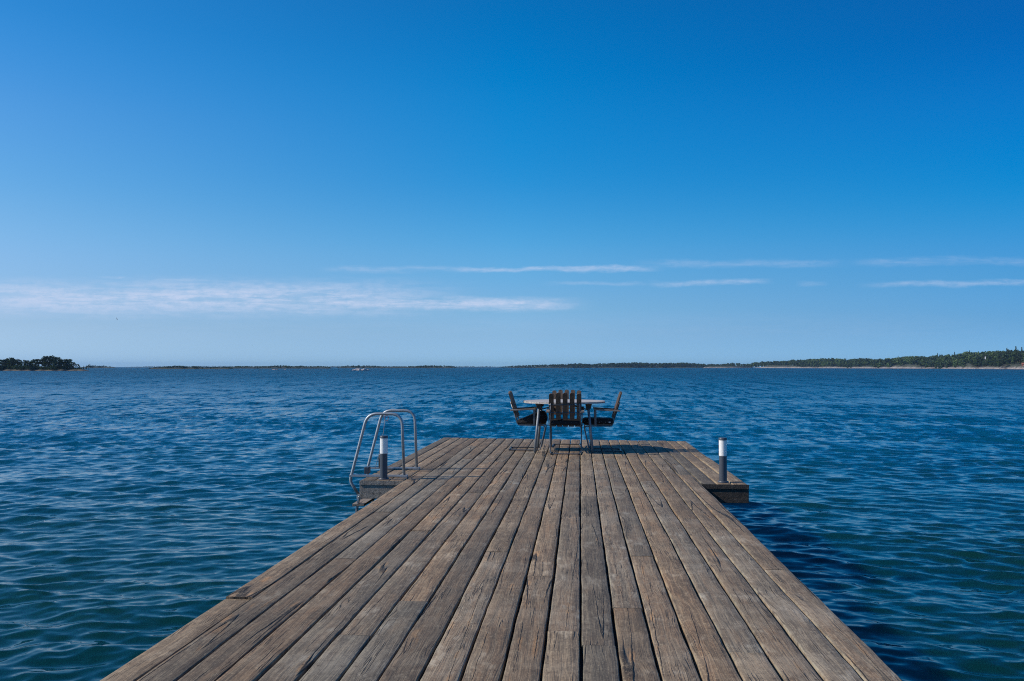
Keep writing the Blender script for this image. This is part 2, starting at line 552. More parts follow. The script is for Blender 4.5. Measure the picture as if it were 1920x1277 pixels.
M_LEAFP = mat_leaf('pine_needles', (.030, .050, .032), (.060, .090, .046), (.045, .066, .038))
M_SHORE_L = mat_shore('dark_shore_ground', (.15, .115, .095), (.085, .068, .058), (.030, .032, .020), .15, .62)
M_SHORE_R = mat_shore('granite_shore_ground', (.36, .31, .295), (.13, .112, .105), (.036, .042, .026), .5, 3.0)
M_SHORE_F = mat_shore('far_shore_ground', (.13, .115, .11), (.030, .034, .028), (.020, .030, .022), -.3, .15)
M_ROCK = mat_shore('pale_skerry_rock', (.56, .53, .53), (.36, .32, .32), (.5, .48, .48), 6, 9)

# ------------------------------------------------------------------ sky and sun
SUN_EL = 35.5
sun_h = Vector((-math.cos(rad(8)), -math.sin(rad(8))))           # heading towards the sun
to_sun = Vector((sun_h.x * math.cos(rad(SUN_EL)), sun_h.y * math.cos(rad(SUN_EL)), math.sin(rad(SUN_EL))))
sl = bpy.data.lights.new('sun', 'SUN')
sl.energy = 4.8
sl.angle = rad(.53)
sl.color = (1.0, .89, .75)
so = bpy.data.objects.new('sun', sl)
COL.objects.link(so)
so.location = (-40, -8, 40)
so.rotation_euler = to_sun.to_track_quat('Z', 'Y').to_euler()

W = bpy.data.worlds.new('World')
SC.world = W
W.use_nodes = True
t = NT(W.node_tree)
sky = t.n('TexSky', {'sky_type': 'NISHITA', 'sun_disc': False})
sky.sun_elevation = rad(SUN_EL)
sky.sun_rotation = math.atan2(to_sun.x, to_sun.y)
sky.altitude = 0
sky.air_density = 1.0
sky.dust_density = 0.3
sky.ozone_density = 3.0
gen = t.n('TexCoord').outputs['Generated']
SKYCOL = sky.outputs[0]
# colour of this sky as seen here: the air is deep blue and darker away from the sun.
# per-channel factors on the Nishita sky by elevation (radians), left / middle / right of the view axis
SKYFIX = {
    'L': [(.0043, (.66, 1.06, 1.98)), (.0366, (.62, .85, 1.39)), (.0688, (.63, .84, 1.23)), (.1213, (.655, .93, 1.22)),
          (.1806, (.522, .96, 1.245)), (.2726, (.367, .944, 1.335)), (.3566, (.17, .874, 1.343)), (.8, (.12, .78, 1.25)), (1.57, (.2, .78, 1.2))],
    'C': [(.005, (.60, 1.13, 2.2)), (.030, (.53, .90, 1.64)), (.0612, (.53, .878, 1.376)), (.0955, (.477, .909, 1.332)), (.1408, (.35, .96, 1.36)),
          (.2093, (.127, .917, 1.397)), (.3146, (.012, .912, 1.469)), (.4095, (.010, .794, 1.366)), (.8, (.10, .76, 1.25)), (1.57, (.2, .78, 1.2))],
    'R': [(.0043, (.36, .86, 1.85)), (.0366, (.262, .61, 1.245)), (.0796, (.215, .595, 1.065)), (.1213, (.155, .633, 1.073)),
          (.1806, (.020, .652, 1.12)), (.2726, (.006, .613, 1.188)), (.3566, (.008, .537, 1.121)), (.8, (.08, .66, 1.18)), (1.57, (.2, .78, 1.2))],
}
gx_, gy_, gz = t.n('SeparateXYZ', Vector=gen).outputs
el = t.m('ARCSINE', t.m('MINIMUM', t.m('MAXIMUM', gz, 0.0), .9999))
fx = t.n('VectorMath', {'operation': 'DOT_PRODUCT'}, i0=gen, i1=(AX.x, AX.y, 0)).outputs['Value']
rx = t.n('VectorMath', {'operation': 'DOT_PRODUCT'}, i0=gen, i1=(RX.x, RX.y, 0)).outputs['Value']
az = t.m('ARCTAN2', rx, fx)
RS = 1.6


def ramp(stops):
    nd = t.t.nodes.new('ShaderNodeValToRGB')
    cr = nd.color_ramp
    cr.interpolation = 'CARDINAL'
    while len(cr.elements) > 1: cr.elements.remove(cr.elements[0])
    for k, (e, c) in enumerate(stops):
        p = math.sqrt(e / RS)
        x = cr.elements[0] if k == 0 else cr.elements.new(p)
        x.position = p
        x.color = (c[0] / 2, c[1] / 2, c[2] / 2, 1)
    t.t.links.new(t.m('SQRT', t.m('DIVIDE', el, RS)), nd.inputs[0])
    return nd.outputs[0]


rL, rC, rR = ramp(SKYFIX['L']), ramp(SKYFIX['C']), ramp(SKYFIX['R'])
fix = t.mix(t.m('DIVIDE', az, -rad(31.3), clamp=True), rC, rL)
fix = t.mix(t.m('DIVIDE', az, rad(31.3), clamp=True), fix, rR)
skyc = t.mix(1.0, SKYCOL, fix, 'MULTIPLY')
skyc = t.n('VectorMath', {'operation': 'SCALE'}, i0=skyc, Scale=2.0).outputs[0]
# thin streaks of cloud low over the horizon: bearing u and elevation v from the direction itself
fsafe = t.m('MAXIMUM', fx, .05)
u = t.m('DIVIDE', rx, fsafe)
v = t.m('DIVIDE', gz, fsafe)
wob = t.noise(t.vec(t.m('MULTIPLY', u, 9), t.m('MULTIPLY', v, 40), 0), 1, 4, .6).outputs[0]
wob2 = t.noise(t.vec(t.m('MULTIPLY', u, 27), t.m('MULTIPLY', v, 70), 4.4), 1, 5, .65).outputs[0]
vw = t.m('ADD', t.m('ADD', v, t.m('MULTIPLY', t.m('SUBTRACT', wob2, .5), .008)), t.m('MULTIPLY', t.m('SUBTRACT', wob, .5), .011))
fib = t.noise(t.vec(t.m('MULTIPLY', t.m('ADD', u, t.m('MULTIPLY', v, 1.5)), 13), t.m('MULTIPLY', v, 150), 3.3), 1, 6, .66, .5).outputs[0]
fib = t.step(fib, .30, .62, .30, 1.0)
puf = t.noise(t.vec(t.m('MULTIPLY', u, 70), t.m('MULTIPLY', v, 170), 7.7), 1, 6, .65).outputs[0]
puf = t.step(puf, .30, .62, .50, 1.0)
STREAKS = [  # u from, u to, elevation centre, half thickness, slope, opacity, edge softness
    (-.70, -.08, .080, .0205, .000, .95, .24),
    (-.66, -.30, .093, .0050, .000, .40, .10),
    (-.44, -.345, .1005, .0024, .012, .40, .04),
    (-.34, .075, .0752, .0075, -.012, .95, .10),
    (-.27, -.095, .0905, .0030, -.006, .38, .05),
    (-.490, -.452, .1055, .0016, .000, .35, .015),
    (-.075, .170, .1150, .0032, .006, .60, .06),
    (-.22, -.06, .1140, .0040, .000, .26, .05),
    (.15, .39, .1215, .0046, .004, .22, .08),
    (.165, .30, .0990, .0034, .016, .50, .04),
    (.04, .16, .0975, .0026, .000, .22, .04),
    (.335, .37, .0985, .0034, .000, .18, .015),
    (.415, .70, .0985, .0038, .012, .36, .06),
    (.40, .70, .1245, .0050, .010, .22, .06),
    (-.70, .60, .046, .016, .0, .06, .3),
]
cl = None
for (u0, u1, vc, h, s_, op, so_) in STREAKS:
    um = (u0 + u1) / 2
    ctr = t.m('ADD', vc, t.m('MULTIPLY', t.m('SUBTRACT', u, um), s_))
    d = t.m('ABSOLUTE', t.m('SUBTRACT', vw, ctr))
    band = t.step(d, h * 1.45, h * .05)
    band = t.m('MULTIPLY', band, t.step(u, u0 - so_ * .3, u0 + so_ * .7))
    band = t.m('MULTIPLY', band, t.step(u, u1 + so_ * .3, u1 - so_ * .7))
    band = t.m('MULTIPLY', band, op)
    cl = band if cl is None else t.m('MAXIMUM', cl, band)
cl = t.m('MULTIPLY', t.m('MULTIPLY', cl, fib), puf)
cl = t.m('MULTIPLY', cl, t.step(fx, .1, .4))
CLOUD = (5.6, 6.6, 8.7)
skyc = t.mix(cl, skyc, CLOUD)
bg = t.n('Background', None, Color=skyc, Strength=.10)
ow = t.t.nodes.new('ShaderNodeOutputWorld')
t.t.links.new(bg.outputs[0], ow.inputs[0])

# ------------------------------------------------------------------ water
def build_water():
    dth = .0018
    th = np.arange(-.95, .95, dth, dtype=np.float32) + rad(YAW)
    r = [2.4]
    while r[-1] < 380: r.append(r[-1] * 1.0036)
    while r[-1] < 1500: r.append(r[-1] * 1.008)
    while r[-1] < 12000: r.append(r[-1] * 1.04)
    r = np.array(r, np.float32)
    nr, nt = len(r), len(th)
    R, TH = np.meshgrid(r, th, indexing='ij')
    X = (-np.sin(TH) * R).astype(np.float32); Y = (np.cos(TH) * R).astype(np.float32)
    dr = np.gradient(r)
    spc = np.maximum(dr, r * dth)                        # coarsest spacing at each ring
    DX = np.zeros_like(X); DY = np.zeros_like(X); DZ = np.zeros_like(X)
    rng = np.random.RandomState(11)
    lam = np.concatenate([np.exp(rng.uniform(np.log(.13), np.log(.62), 92)),
                          np.exp(rng.uniform(np.log(.45), np.log(2.4), 74)),
                          np.exp(rng.uniform(np.log(2.6), np.log(9.), 12))])
    Yb = (Y + .20 * np.sqrt(X * X + 9)).astype(np.float32)   # crests bend away on both sides of the jetty
    lost = np.zeros(nr, np.float32); total = 0.
    # slow patches where the short waves are higher or lower
    gx, gy = X * .16, Y * .33
    mod = 1 + .38 * np.sin(gx + 1.7 * np.sin(gy * .6)) * np.sin(gy + 1.3 * np.sin(gx * .8 + 2)) + .22 * np.sin(gx * 2.3 + gy * 1.7)
    q_ = np.clip((R - 8) / 22, 0, 1)
    mod = (np.clip(mod, .35, 1.7) * (.86 + .14 * q_ * q_ * (3 - 2 * q_))).astype(np.float32)
    for i, L in enumerate(lam):
        k = 2 * PI / L
        spread = .40 if L < .9 else .36
        if L > 2.6: spread = .22
        ang = rng.normal(0, spread) + rad(-5)
        if i % 6 == 0: ang += rng.choice([-1, 1]) * .7
        kx, ky = k * math.sin(ang), -k * math.cos(ang)
        s = .0290 if L < .45 else (.0250 if L < .9 else (.0105 if L < 2.6 else .0066))
        s *= rng.uniform(.6, 1.4)
        a = s / k
        ph = rng.uniform(0, 2 * PI)
        f = np.clip((L / spc - 2.2) / 1.6, 0, 1)
        f = f * f * (3 - 2 * f)
        lost += (1 - f) * s * s / 2; total += s * s / 2
        n = int((f > 0).sum())
        if n == 0: continue
        P = kx * X[:n] + ky * Yb[:n] + ph
        A = (a * f[:n])[:, None] * (mod[:n] if L < 2.6 else 1)
        q = 1.0
        DZ[:n] += A * np.cos(P)
        sn = A * np.sin(P) * q
        DX[:n] -= sn * (kx / k); DY[:n] -= sn * (ky / k)
    V = np.stack([X + DX, Y + DY, DZ], -1).reshape(-1, 3)
    far = np.repeat(np.sqrt(lost / total), nt)
    idx = np.arange(nr * nt, dtype=np.int32).reshape(nr, nt)
    F = np.stack([idx[:-1, :-1], idx[:-1, 1:], idx[1:, 1:], idx[1:, :-1]], -1).reshape(-1, 4)
    F = F[:, ::-1]
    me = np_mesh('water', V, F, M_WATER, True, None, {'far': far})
    o = link('water', me)
    tag(o, 'rippled deep blue sea water reaching to the horizon', 'water', None, 'structure')
    if me.polygons[1000].normal.z < 0: me.flip_normals()


build_water()

# ------------------------------------------------------------------ jetty
PW = .155                       # board pitch
HEAD_Y = 8.92                   # where the wide head begins
FAR_L, FAR_R = 14.41, 14.02     # the far end is a little oblique
rnd = random.Random(5)
jetty = empty('wooden_jetty', (0, 0, 0))
tag(jetty, 'weathered grey-brown plank jetty with a wider head running out into the sea', 'jetty')


def far_y(x): return FAR_L + (FAR_R - FAR_L) * (x + 15 * PW) / (26 * PW)


def board(mb, i, y0, y1, dz=0., dx=0., w=.145, th=.045):
    """one deck board with slightly uneven, rounded edges"""
    xc = (i + .5) * PW + dx
    n = max(2, int((y1 - y0) / .10))
    ra, rb, rv = rnd.random(), rnd.uniform(0, 40), rnd.random()
    b = .0045
    hw = w / 2
    cup = rnd.uniform(-.0012, .0012)
    tw = rnd.uniform(-.006, .006)
    prof = [(-hw, -th), (-hw, -b), (-hw + b * .35, -b * .35), (-hw + b, 0), (-hw * .4, cup), (hw * .4, cup),
            (hw - b, 0), (hw - b * .35, -b * .35), (hw, -b), (hw, -th)]
    m = len(prof)
    vs, wc, fs = [], [], []
    jl = jr = 0
    for k in range(n + 1):
        y = y0 + (y1 - y0) * k / n
        jl = jl * .75 + rnd.gauss(0, .0011); jr = jr * .75 + rnd.gauss(0, .0011)
        sag = .0018 * math.sin(y * 2.1 + rb)
        for (px, pz) in prof:
            jx = jl if px < 0 else jr
            if rnd.random() < .02 and abs(px) > hw * .9: jx += -.002 * (1 if px > 0 else -1)
            vs.append((xc + px + jx, y, DECK + pz + dz + sag + tw * px))
            wc.append((px, y + rb, ra))
    for k in range(n):
        for j in range(m - 1):
            a = k * m + j
            fs.append((a, a + 1, a + m + 1, a + m))
    fs.append(tuple(range(m)))
    fs.append(tuple(reversed([n * m + j for j in range(m)])))
    fs = [tuple(reversed(f)) for f in fs]
    mb.add(vs, fs, False, wc)


JOINTS = {-2: [4.94], 1: [4.32], 2: [5.5], -6: [4.36], -7: [3.79], -8: [6.21], -4: [5.55], 0: [3.74], -1: [3.92, 6.9],
          4: [3.69], -12: [4.38], -3: [7.4], 3: [7.9], 6: [6.4], -10: [5.3], 5: [6.9], -5: [8.3], -9: [9.2], 7: [5.2], -11: [7.0]}
mb = MB()
for i in range(-15, 11):
    x = (i + .5) * PW
    ye = far_y(x) + rnd.uniform(-.012, .012)
    if i < -12 or i > 7:
        cuts = [HEAD_Y + rnd.uniform(-.004, .004)]
        if rnd.random() < .5: cuts.append(rnd.uniform(10.6, 12.8))
    else:
        cuts = [-1.5] + JOINTS.get(i, [])
        y = cuts[-1] + rnd.uniform(4.2, 6.0)
        while y < ye - 1.2:
            cuts.append(y); y += rnd.uniform(4.0, 6.0)
    cuts.append(ye)
    for a, b in zip(cuts[:-1], cuts[1:]):
        dz, dx, w = rnd.uniform(-.002, .002), rnd.uniform(-.0015, .0015), .1428 + rnd.uniform(-.0022, .0015)
        if i == -12 and b < 5: dz, dx, w = -.014, -.007, .138
        board(mb, i, a + .0015, b - .0015, dz, dx, w)
mb.build('deck', M_DECK, jetty, None, 40)

# front beams of the head, side beams and inner joists, piles
def beam(name, c, s, mat=M_BEAM, bev=.006):
    b_ = MB(); b_.box((0, 0, 0), s, None, bev)
    return b_.build(name, mat, jetty, c)


zb = DECK - .0475 - .0725
lw = 3 * PW - .002
beam('front_beam', (-15 * PW + lw / 2 - .004, HEAD_Y + .05, zb), (lw, .095, .145))
hb = MB()
# right hand front beam: tarred and nearly black
M_TAR = mat_beam('dark_stained_beam_wood', (.062, .050, .041), (.040, .034, .029), (.010, .009, .008), (.13, .115, .10))
rb_ = beam('front_beam', (11 * PW - lw / 2 + .006, HEAD_Y + .05, zb), (lw + .01, .095, .145), M_TAR)
rb_['label'] = 'dark stained front beam'
M_GAP_DARK = mat_plain('gap_darkening_black', (.020, .019, .018), .8, scale=4, bump=.4)
beam('float', (-.31, 6.30, (DECK - .050 - .25) / 2), (2.86, 15.4, DECK - .050 + .25), M_GAP_DARK, .02)  # unseen block added under the boards to keep their gaps dark
for y in (10.4, 11.8, 13.2):
    for x in (-2.02, 1.42):
        beam('cross_beam', (x, y, DECK - .0475 - .08), (.50, .07, .155), M_PILE, 0)
for x, ya, yb in ((-15 * PW + .05, HEAD_Y + .10, 14.3), (11 * PW - .05, HEAD_Y + .10, 13.95)):
    beam('side_beam', (x, (ya + yb) / 2, zb), (.07, yb - ya, .145), M_PILE, .004)
# fascia boards over the plank ends of the head
for k, (x0, x1) in enumerate(((-15 * PW - .004, -2.07), (-2.068, -1.955), (-1.953, -1.86))):
    beam('fascia_board', ((x0 + x1) / 2, HEAD_Y - .0005, DECK - .026), (x1 - x0, .008, .046), M_BEAM, .003)
f_ = beam('fascia_board', (11 * PW - lw / 2 + .006, HEAD_Y - .0005, DECK - .026), (lw + .012, .008, .046), M_TAR, .003)
f_['label'] = 'dark stained fascia board'
# cable conduit hole in the left front beam
h_ = MB(); h_.tube([(0, -.004, 0), (0, .012, 0)], .020, 16)
h_.build('cable_hole', M_BLACK, jetty, (-1.99, HEAD_Y + .0015, zb - .002))

# ------------------------------------------------------------------ bollard lamps
def bollard(loc, label):
    e = empty('bollard_lamp', loc)
    tag(e, label, 'bollard lamp', 'bollard lamps on the jetty head')
    b_ = MB(); b_.lathe([(.056, 0), (.056, .010), (.053, .014), (.041, .016), (.041, .018)], 36)
    b_.build('base', M_ANTH, e, None, 40)
    b_ = MB(); b_.lathe([(.0395, .016), (.0395, .274)], 36)
    b_.build('post', M_ANTH, e, None, 40)
    b_ = MB(); b_.lathe([(.037, .274), (.0405, .2745), (.0405, .4385), (.037, .439)], 36)
    b_.build('diffuser', M_DIFF, e, None, 40)
    b_ = MB(); b_.lathe([(.040, .439), (.0435, .4395), (.0435, .460), (.0415, .4625), (.0, .4635)], 36)
    b_.build('cap', M_ANTH, e, None, 40)
    return e


bollard((1.482, 9.07, DECK), 'bollard lamp standing alone on the right corner of the jetty head')
bollard((-2.096, 9.03, DECK), 'bollard lamp standing in front of the metal swim ladder')

# ------------------------------------------------------------------ swim ladder
LY0, LY1 = 9.19, 9.91
ladder = empty('swim_ladder', (-2.30, (LY0 + LY1) / 2, DECK))
tag(ladder, 'galvanised swim ladder with two tall bent handrails at left edge of jetty', 'ladder')
LO = Vector((-2.30, (LY0 + LY1) / 2, DECK))


def L(x, y, z): return Vector((x, y, DECK + z)) - LO


for y in (LY0, LY1):
    b_ = MB()
    pts = [L(-1.908, y, .012), L(-1.936, y, .688), L(-2.318, y, .688), L(-2.507, y, -.045), L(-2.402, y, -.205)]
    pth = rounded(pts, [.13, .15, .10], 9)
    b_.tube(pth, .0160, 12)
    b_.build('handrail', M_GALV, ladder)
    b_ = MB()
    pth = [L(-2.398, y, -.185), L(-2.43, y, -.36), L(-2.56, y, -1.55)]
    for a, c in zip(pth[:-1], pth[1:]):
        d = (c - a); Mx = d.to_track_quat('Z', 'Y').to_matrix()
        b_.box((a + c) / 2, (.045, .020, d.length + .004), Mx, .002)
    b_.build('stringer', M_GALV, ladder)
    b_ = MB()
    b_.box(L(-2.20, y, .014), (.62, .045, .022), None, .002)
    b_.box(L(-1.908, y, .014), (.075, .062, .026), None, .002)
    b_.build('foot_rail', M_GALV, ladder)
    b_ = MB()
    b_.box(L(-2.402, y, -.215), (.05, .034, .045), None, .003)
    b_.tube([L(-2.402, y - .026, -.215), L(-2.402, y + .026, -.215)], .011, 10)
    b_.build('hinge', M_GALV, ladder)
b_ = MB(); b_.box(L(-2.405, (LY0 + LY1) / 2 - .0, .032), (.05, .10, .075), None, .004)
b_.build('bracket', M_ANTH, ladder)
for k, z in enumerate((-.30, -.58)):
    b_ = MB(); b_.box(L(-2.405 - .04 * k, (LY0 + LY1) / 2, z), (.13, LY1 - LY0 + .07, .026), None, .003)
    b_.build('step', M_STEP, ladder)

# thin cord with a float thermometer, tied to the far handrail
tp = Vector((-2.285, LY1, DECK + .655))
cord = empty('thermometer_cord', tp)
tag(cord, 'thin grey cord with small dark float hanging from the far ladder handrail', 'cord')
b_ = MB()
b_.tube([Vector((0, 0, 0)), Vector((-.012, -.02, -.2)), Vector((-.055, -.05, -.45)), Vector((-.10, -.07, -.635))], .0028, 6)
b_.build('cord', M_CORD, cord)
b_ = MB()
ring = [Vector((.020 + .022 * math.cos(a), -.018, -.055 + .032 * math.sin(a))) for a in np.linspace(0, 2 * PI, 15)]
b_.tube(ring, .0035, 6)
b_.build('loop', M_RED, cord)
b_ = MB(); b_.lathe([(.012, -.63), (.026, -.62), (.028, -.52), (.020, -.48), (.008, -.46), (.006, -.42)], 14, (-.035, -.07, 0))
b_.build('float', M_BLACK, cord)

# ------------------------------------------------------------------ chairs
def make_chair():
    """faces +x; origin on the deck below the middle of the floor rail"""
    e = empty('garden_chair', (0, 0, 0))
    # one bent tube: floor bar, floor rails, front legs, seat sides, back uprights
    r = .0085
    W0, W1 = .222, .192
    top = lambda s: [(-.203, s * .200, .700), (-.096, s * .208, .368), (.300, s * W0, .364), (.222, s * W0, .012), (-.222, s * W1, .012)]
    pts = top(1) + list(reversed(top(-1)))
    b_ = MB(); b_.tube(rounded(pts, [.05, .045, .05, .03, .03, .05, .045, .05], 6), r, 10)
    b_.build('steel_frame', M_FRAME, e)
    for s in (1, -1):
        b_ = MB(); b_.box((-.214, s * .190, .010), (.034, .026, .020), None, .003)
        b_.build('rubber_foot', M_BLACK, e)
    # back slats, lean with the uprights
    lean = math.atan2(.126, .387)
    Mx = Matrix.Rotation(-lean, 3, 'Y')
    base = Vector((-.120, 0, .470))
    for k in range(5):
        y = (k - 2) * .0945
        hh = .392 - (.012 if abs(k - 2) == 2 else 0)
        w = .066
        poly = [(-w / 2, 0), (w / 2, 0), (w / 2, hh - .022)]
        for q in range(1, 6):
            a = q / 6 * PI
            poly.append((w / 2 * math.cos(a), hh - .022 + .022 * math.sin(a)))
        poly.append((-w / 2, hh - .022))
        b_ = MB()
        b_.prism([base + Mx @ Vector((0, y + p[0], p[1])) for p in poly], Mx @ Vector((.020, 0, 0)))
        b_.build('back_slat', M_CHAIR, e)
    for z in (.105, .220):
        b_ = MB()
        b_.tube([base + Mx @ Vector((-.007 - .010 * math.cos(s_ / 6 * PI / 2) * 0 - .004 * (1 - (s_ / 6) ** 2), s_ / 6 * .228, z)) for s_ in range(-6, 7)], .007, 8)
        b_.build('back_bar', M_FRAME, e)
    for k in range(5):
        b_ = MB(); b_.box((.095, (k - 2) * .084, .3825), (.40, .070, .018), None, .003)
        b_.build('seat_slat', M_SEAT, e)
    for s in (1, -1):
        b_ = MB()
        Ma = Matrix.Rotation(-rad(3.2), 3, 'Y')
        b_.box((-.020, s * .236, .590), (.368, .052, .020), Ma, .004)
        b_.build('armrest', M_ARM, e)
        b_ = MB()
        b_.box((.138, s * .234, .478), (.030, .010, .214), None, .002)
        b_.box((.138, s * .2285, .372), (.030, .020, .010), None, .002)
        b_.build('arm_post', M_FRAME, e)
        b_ = MB()
        b_.tube([(-.176, s * .203, .612), (-.165, s * .236, .575)], .006, 8)
        b_.build('arm_bracket', M_FRAME, e)
    return e


GR = 'slatted garden chairs round the table'
c0 = make_chair()
chairs = [
    (c0, (-.79, 12.41), 0, 'slatted garden chair at the left of the table, holding the folded black cushion'),
    (None, (.352, 12.31), PI, 'slatted garden chair at the right of the table, facing left'),
    (None, (-.204, 11.92), PI / 2, 'slatted garden chair seen from behind, nearest in front of the table'),
    (None, (-.205, 12.95), -PI / 2, 'slatted garden chair facing this way on the far side of the table'),
]
for (o, (x, y), rz, lab) in chairs:
    if o is None: o = copy_tree(c0)
    o.location = (x, y, DECK + .002)
    o.rotation_euler = (0, 0, rz)
    tag(o, lab, 'chair', GR)


def cushion(loc, rz, label, wedge=False, tags=()):
    e = empty('seat_cushion', (loc[0], loc[1], DECK + .394), rz)
    tag(e, label, 'cushion', 'black cushions on the chairs')
    b_ = MB()
    if not wedge:
        prof = [(-.205, .0), (.205, .0), (.222, .012), (.226, .035), (.218, .060), (.190, .072), (.05, .078), (-.12, .076), (-.195, .070), (-.215, .050), (-.220, .020)]
    else:
        prof = [(-.20, .0), (.19, .0), (.215, .02), (.222, .07), (.205, .125), (.178, .158), (.14, .168), (.09, .158), (-.02, .112), (-.14, .062), (-.205, .040), (-.222, .020)]
    n = len(prof)
    ys = [-.215, -.205, -.15, 0, .15, .205, .215]
    ks = [.80, .95, 1.0, 1.0, 1.0, .95, .80]
    vs = []
    for y, k in zip(ys, ks):
        for (x, z) in prof:
            zz = .035 + (z - .035) * k if not wedge else z * (1 if k == 1 else k + .02)
            vs.append((.095 + x * (1 - (1 - k) * .15), y, max(zz, 0.0) + .003 * math.sin(x * 31 + y * 17) * (z > .03)))
    fs = []
    for i in range(len(ys) - 1):
        for j in range(n):
            j2 = (j + 1) % n
            fs.append((i * n + j, i * n + j2, (i + 1) * n + j2, (i + 1) * n + j))
    fs.append(tuple(reversed(range(n)))); fs.append(tuple((len(ys) - 1) * n + j for j in range(n)))
    fs = [tuple(reversed(f)) for f in fs]
    b_.add(vs, fs, True)
    o = b_.build('pad', M_CUSH, e)
    for (x, y, z, s) in tags:
        g = MB(); g.box((x, y, z), (s, .004, s * .55))
        g.build('tag', M_TAGW, e)
    return e


cushion((-.79, 12.41), 0, 'black cushion folded up into a wedge on the left chair', True, ((.02, -.217, .03, .008), (-.05, -.217, .02, .008)))
cushion((.352, 12.31), PI, 'flat black cushion with a small white tag on the right chair', False,
        ((-.06, .217, .03, .026), (.00, .217, .03, .009), (.08, .217, .03, .009)))
cushion((-.204, 11.92), PI / 2, 'flat black cushion on the chair nearest in front of the table')

# ------------------------------------------------------------------ table
TX, TY = -.231, 12.44
table = empty('round_table', (TX, TY, DECK))
tag(table, 'round weathered grey wooden table on splayed steel legs between four chairs', 'table')
TH = .708
b_ = MB()
Rt = .592
ns = 11
sw = 2 * Rt / ns
for k in range(ns):
    y0, y1 = -Rt + k * sw + .003, -Rt + (k + 1) * sw - .003
    pr = []
    for q in range(9):
        y = y0 + (y1 - y0) * q / 8
        pr.append((math.sqrt(max(Rt * Rt - y * y, .0004)), y))
    poly = [(x, y) for x, y in pr] + [(-x, y) for x, y in reversed(pr)]
    b_.prism([(x, y, TH - .024) for x, y in poly], (0, 0, .024))
b_.build('table_top', M_TABLE, table)
for x in (-.36, .0, .36):
    h_ = .42 if x else .52
    b_ = MB(); b_.box((x, 0, TH - .024 - .0125), (.07, h_ * 2, .024), None, .003)
    b_.build('batten', M_BATTEN, table)
for sx in (-1, 1):
    for sy in (-1, 1):
        b_ = MB(); b_.tube([(sx * .345, sy * .355, TH - .055), (sx * .405, sy * .43, .0)], .0185, 14)
        b_.build('leg', M_LEGS, table)
        b_ = MB(); b_.box((sx * .348, sy * .35, TH - .066), (.075, .060, .058), None, .006)
        b_.build('leg_bracket', M_BLACK, table)
for sx in (-1, 1):
    b_ = MB()
    b_.tube([(sx * .352, -.362, TH - .13), (sx * .352, .362, TH - .13)], .010, 8)
    b_.tube([(sx * .350, 0, TH - .13), (sx * .06, 0, TH - .050)], .009, 8)
    b_.build('brace', M_FRAME, table)

# ------------------------------------------------------------------ foliage helpers
def quads(C, N, size, rng, aspect=1.0):
    """leaf faces: centres C, normals N, half sizes"""
    n = len(C)
    N = N / np.maximum(np.linalg.norm(N, axis=1, keepdims=True), 1e-6)
    A = rng.normal(size=(n, 3)); A -= N * (A * N).sum(1, keepdims=True)
    A /= np.maximum(np.linalg.norm(A, axis=1, keepdims=True), 1e-6)
    B = np.cross(N, A)
    s = size * rng.uniform(.6, 1.35, (n, 1))
    V = np.stack([C - A * s - B * s * aspect * .5, C + A * s * .25 - B * s * aspect, C + A * s + B * s * aspect * .4, C - A * s * .3 + B * s * aspect], 1).reshape(-1, 3)
    F = np.arange(n * 4).reshape(n, 4)
    return V, F


def crown_points(rng, kind, h, w, n):
    """centres and outward normals of the leaf faces of one crown, base of the tree at the origin"""
    C, N = [], []
    if kind == 'spruce':
        z = h * (.10 + .90 * (1 - np.sqrt(rng.rand(n))))
        a = rng.rand(n) * 2 * PI
        tier = .75 + .35 * np.sin(z / h * 34 + rng.rand() * 6)
        rr = w * .5 * np.clip(1.02 - z / h, 0.03, 1) ** .85 * tier * (.45 + .55 * np.sqrt(rng.rand(n)))
        C = np.stack([np.cos(a) * rr, np.sin(a) * rr, z - rr * .25], 1)
        N = np.stack([np.cos(a), np.sin(a), .7 + .6 * rng.rand(n)], 1) + rng.normal(size=(n, 3)) * .4
        return C, N
    # clumps
    if kind == 'pine':
        nc = 14; lo, hi = .40, .97; flat = .55; cr = .18
    elif kind == 'bush':
        nc = 7; lo, hi = .2, .8; flat = .8; cr = .42
    else:
        nc = 24; lo, hi = .22, .97; flat = .8; cr = .155
    for c in range(nc):
        zc = h * rng.uniform(lo, hi)
        env = math.sqrt(max(.05, 1 - ((zc / h - .55) / .5) ** 2))
        a = rng.rand() * 2 * PI
        d = w * .5 * env * math.sqrt(rng.rand()) * rng.uniform(.8, 1.15)
        cc = np.array([math.cos(a) * d, math.sin(a) * d, zc])
        r = w * cr * rng.uniform(.7, 1.25)
        k = n // nc
        v = rng.normal(size=(k, 3)); v /= np.linalg.norm(v, axis=1, keepdims=True)
        v2 = v * (r * (.55 + .5 * rng.rand(k, 1)) * np.array([1, 1, flat]))
        C.append(cc + v2); N.append(v + rng.normal(size=(k, 3)) * .5)
    C = np.concatenate(C); N = np.concatenate(N)
    return C, N


def trunk_np(rng, h, r, kind):
    """tapered trunk with a few limbs: tris/quads as arrays"""
    b = MB()
    top = h * (.92 if kind in ('spruce', 'pine') else .72)
    bend = rng.normal(size=2) * h * .02
    b.tube([(0, 0, -.6), (bend[0] * .4, bend[1] * .4, top * .45), (bend[0], bend[1], top)], [r, r * .72, r * .18], 6)
    if kind != 'spruce':
        for k in range(5):
            a = rng.rand() * 2 * PI
            z0 = h * rng.uniform(.3, .65)
            ln = h * rng.uniform(.16, .28)
            b.tube([(bend[0] * .5, bend[1] * .5, z0), (math.cos(a) * ln * .6, math.sin(a) * ln * .6, z0 + ln * .4), (math.cos(a) * ln, math.sin(a) * ln, z0 + ln * .75)], [r * .4, r * .28, r * .1], 4)
    return b


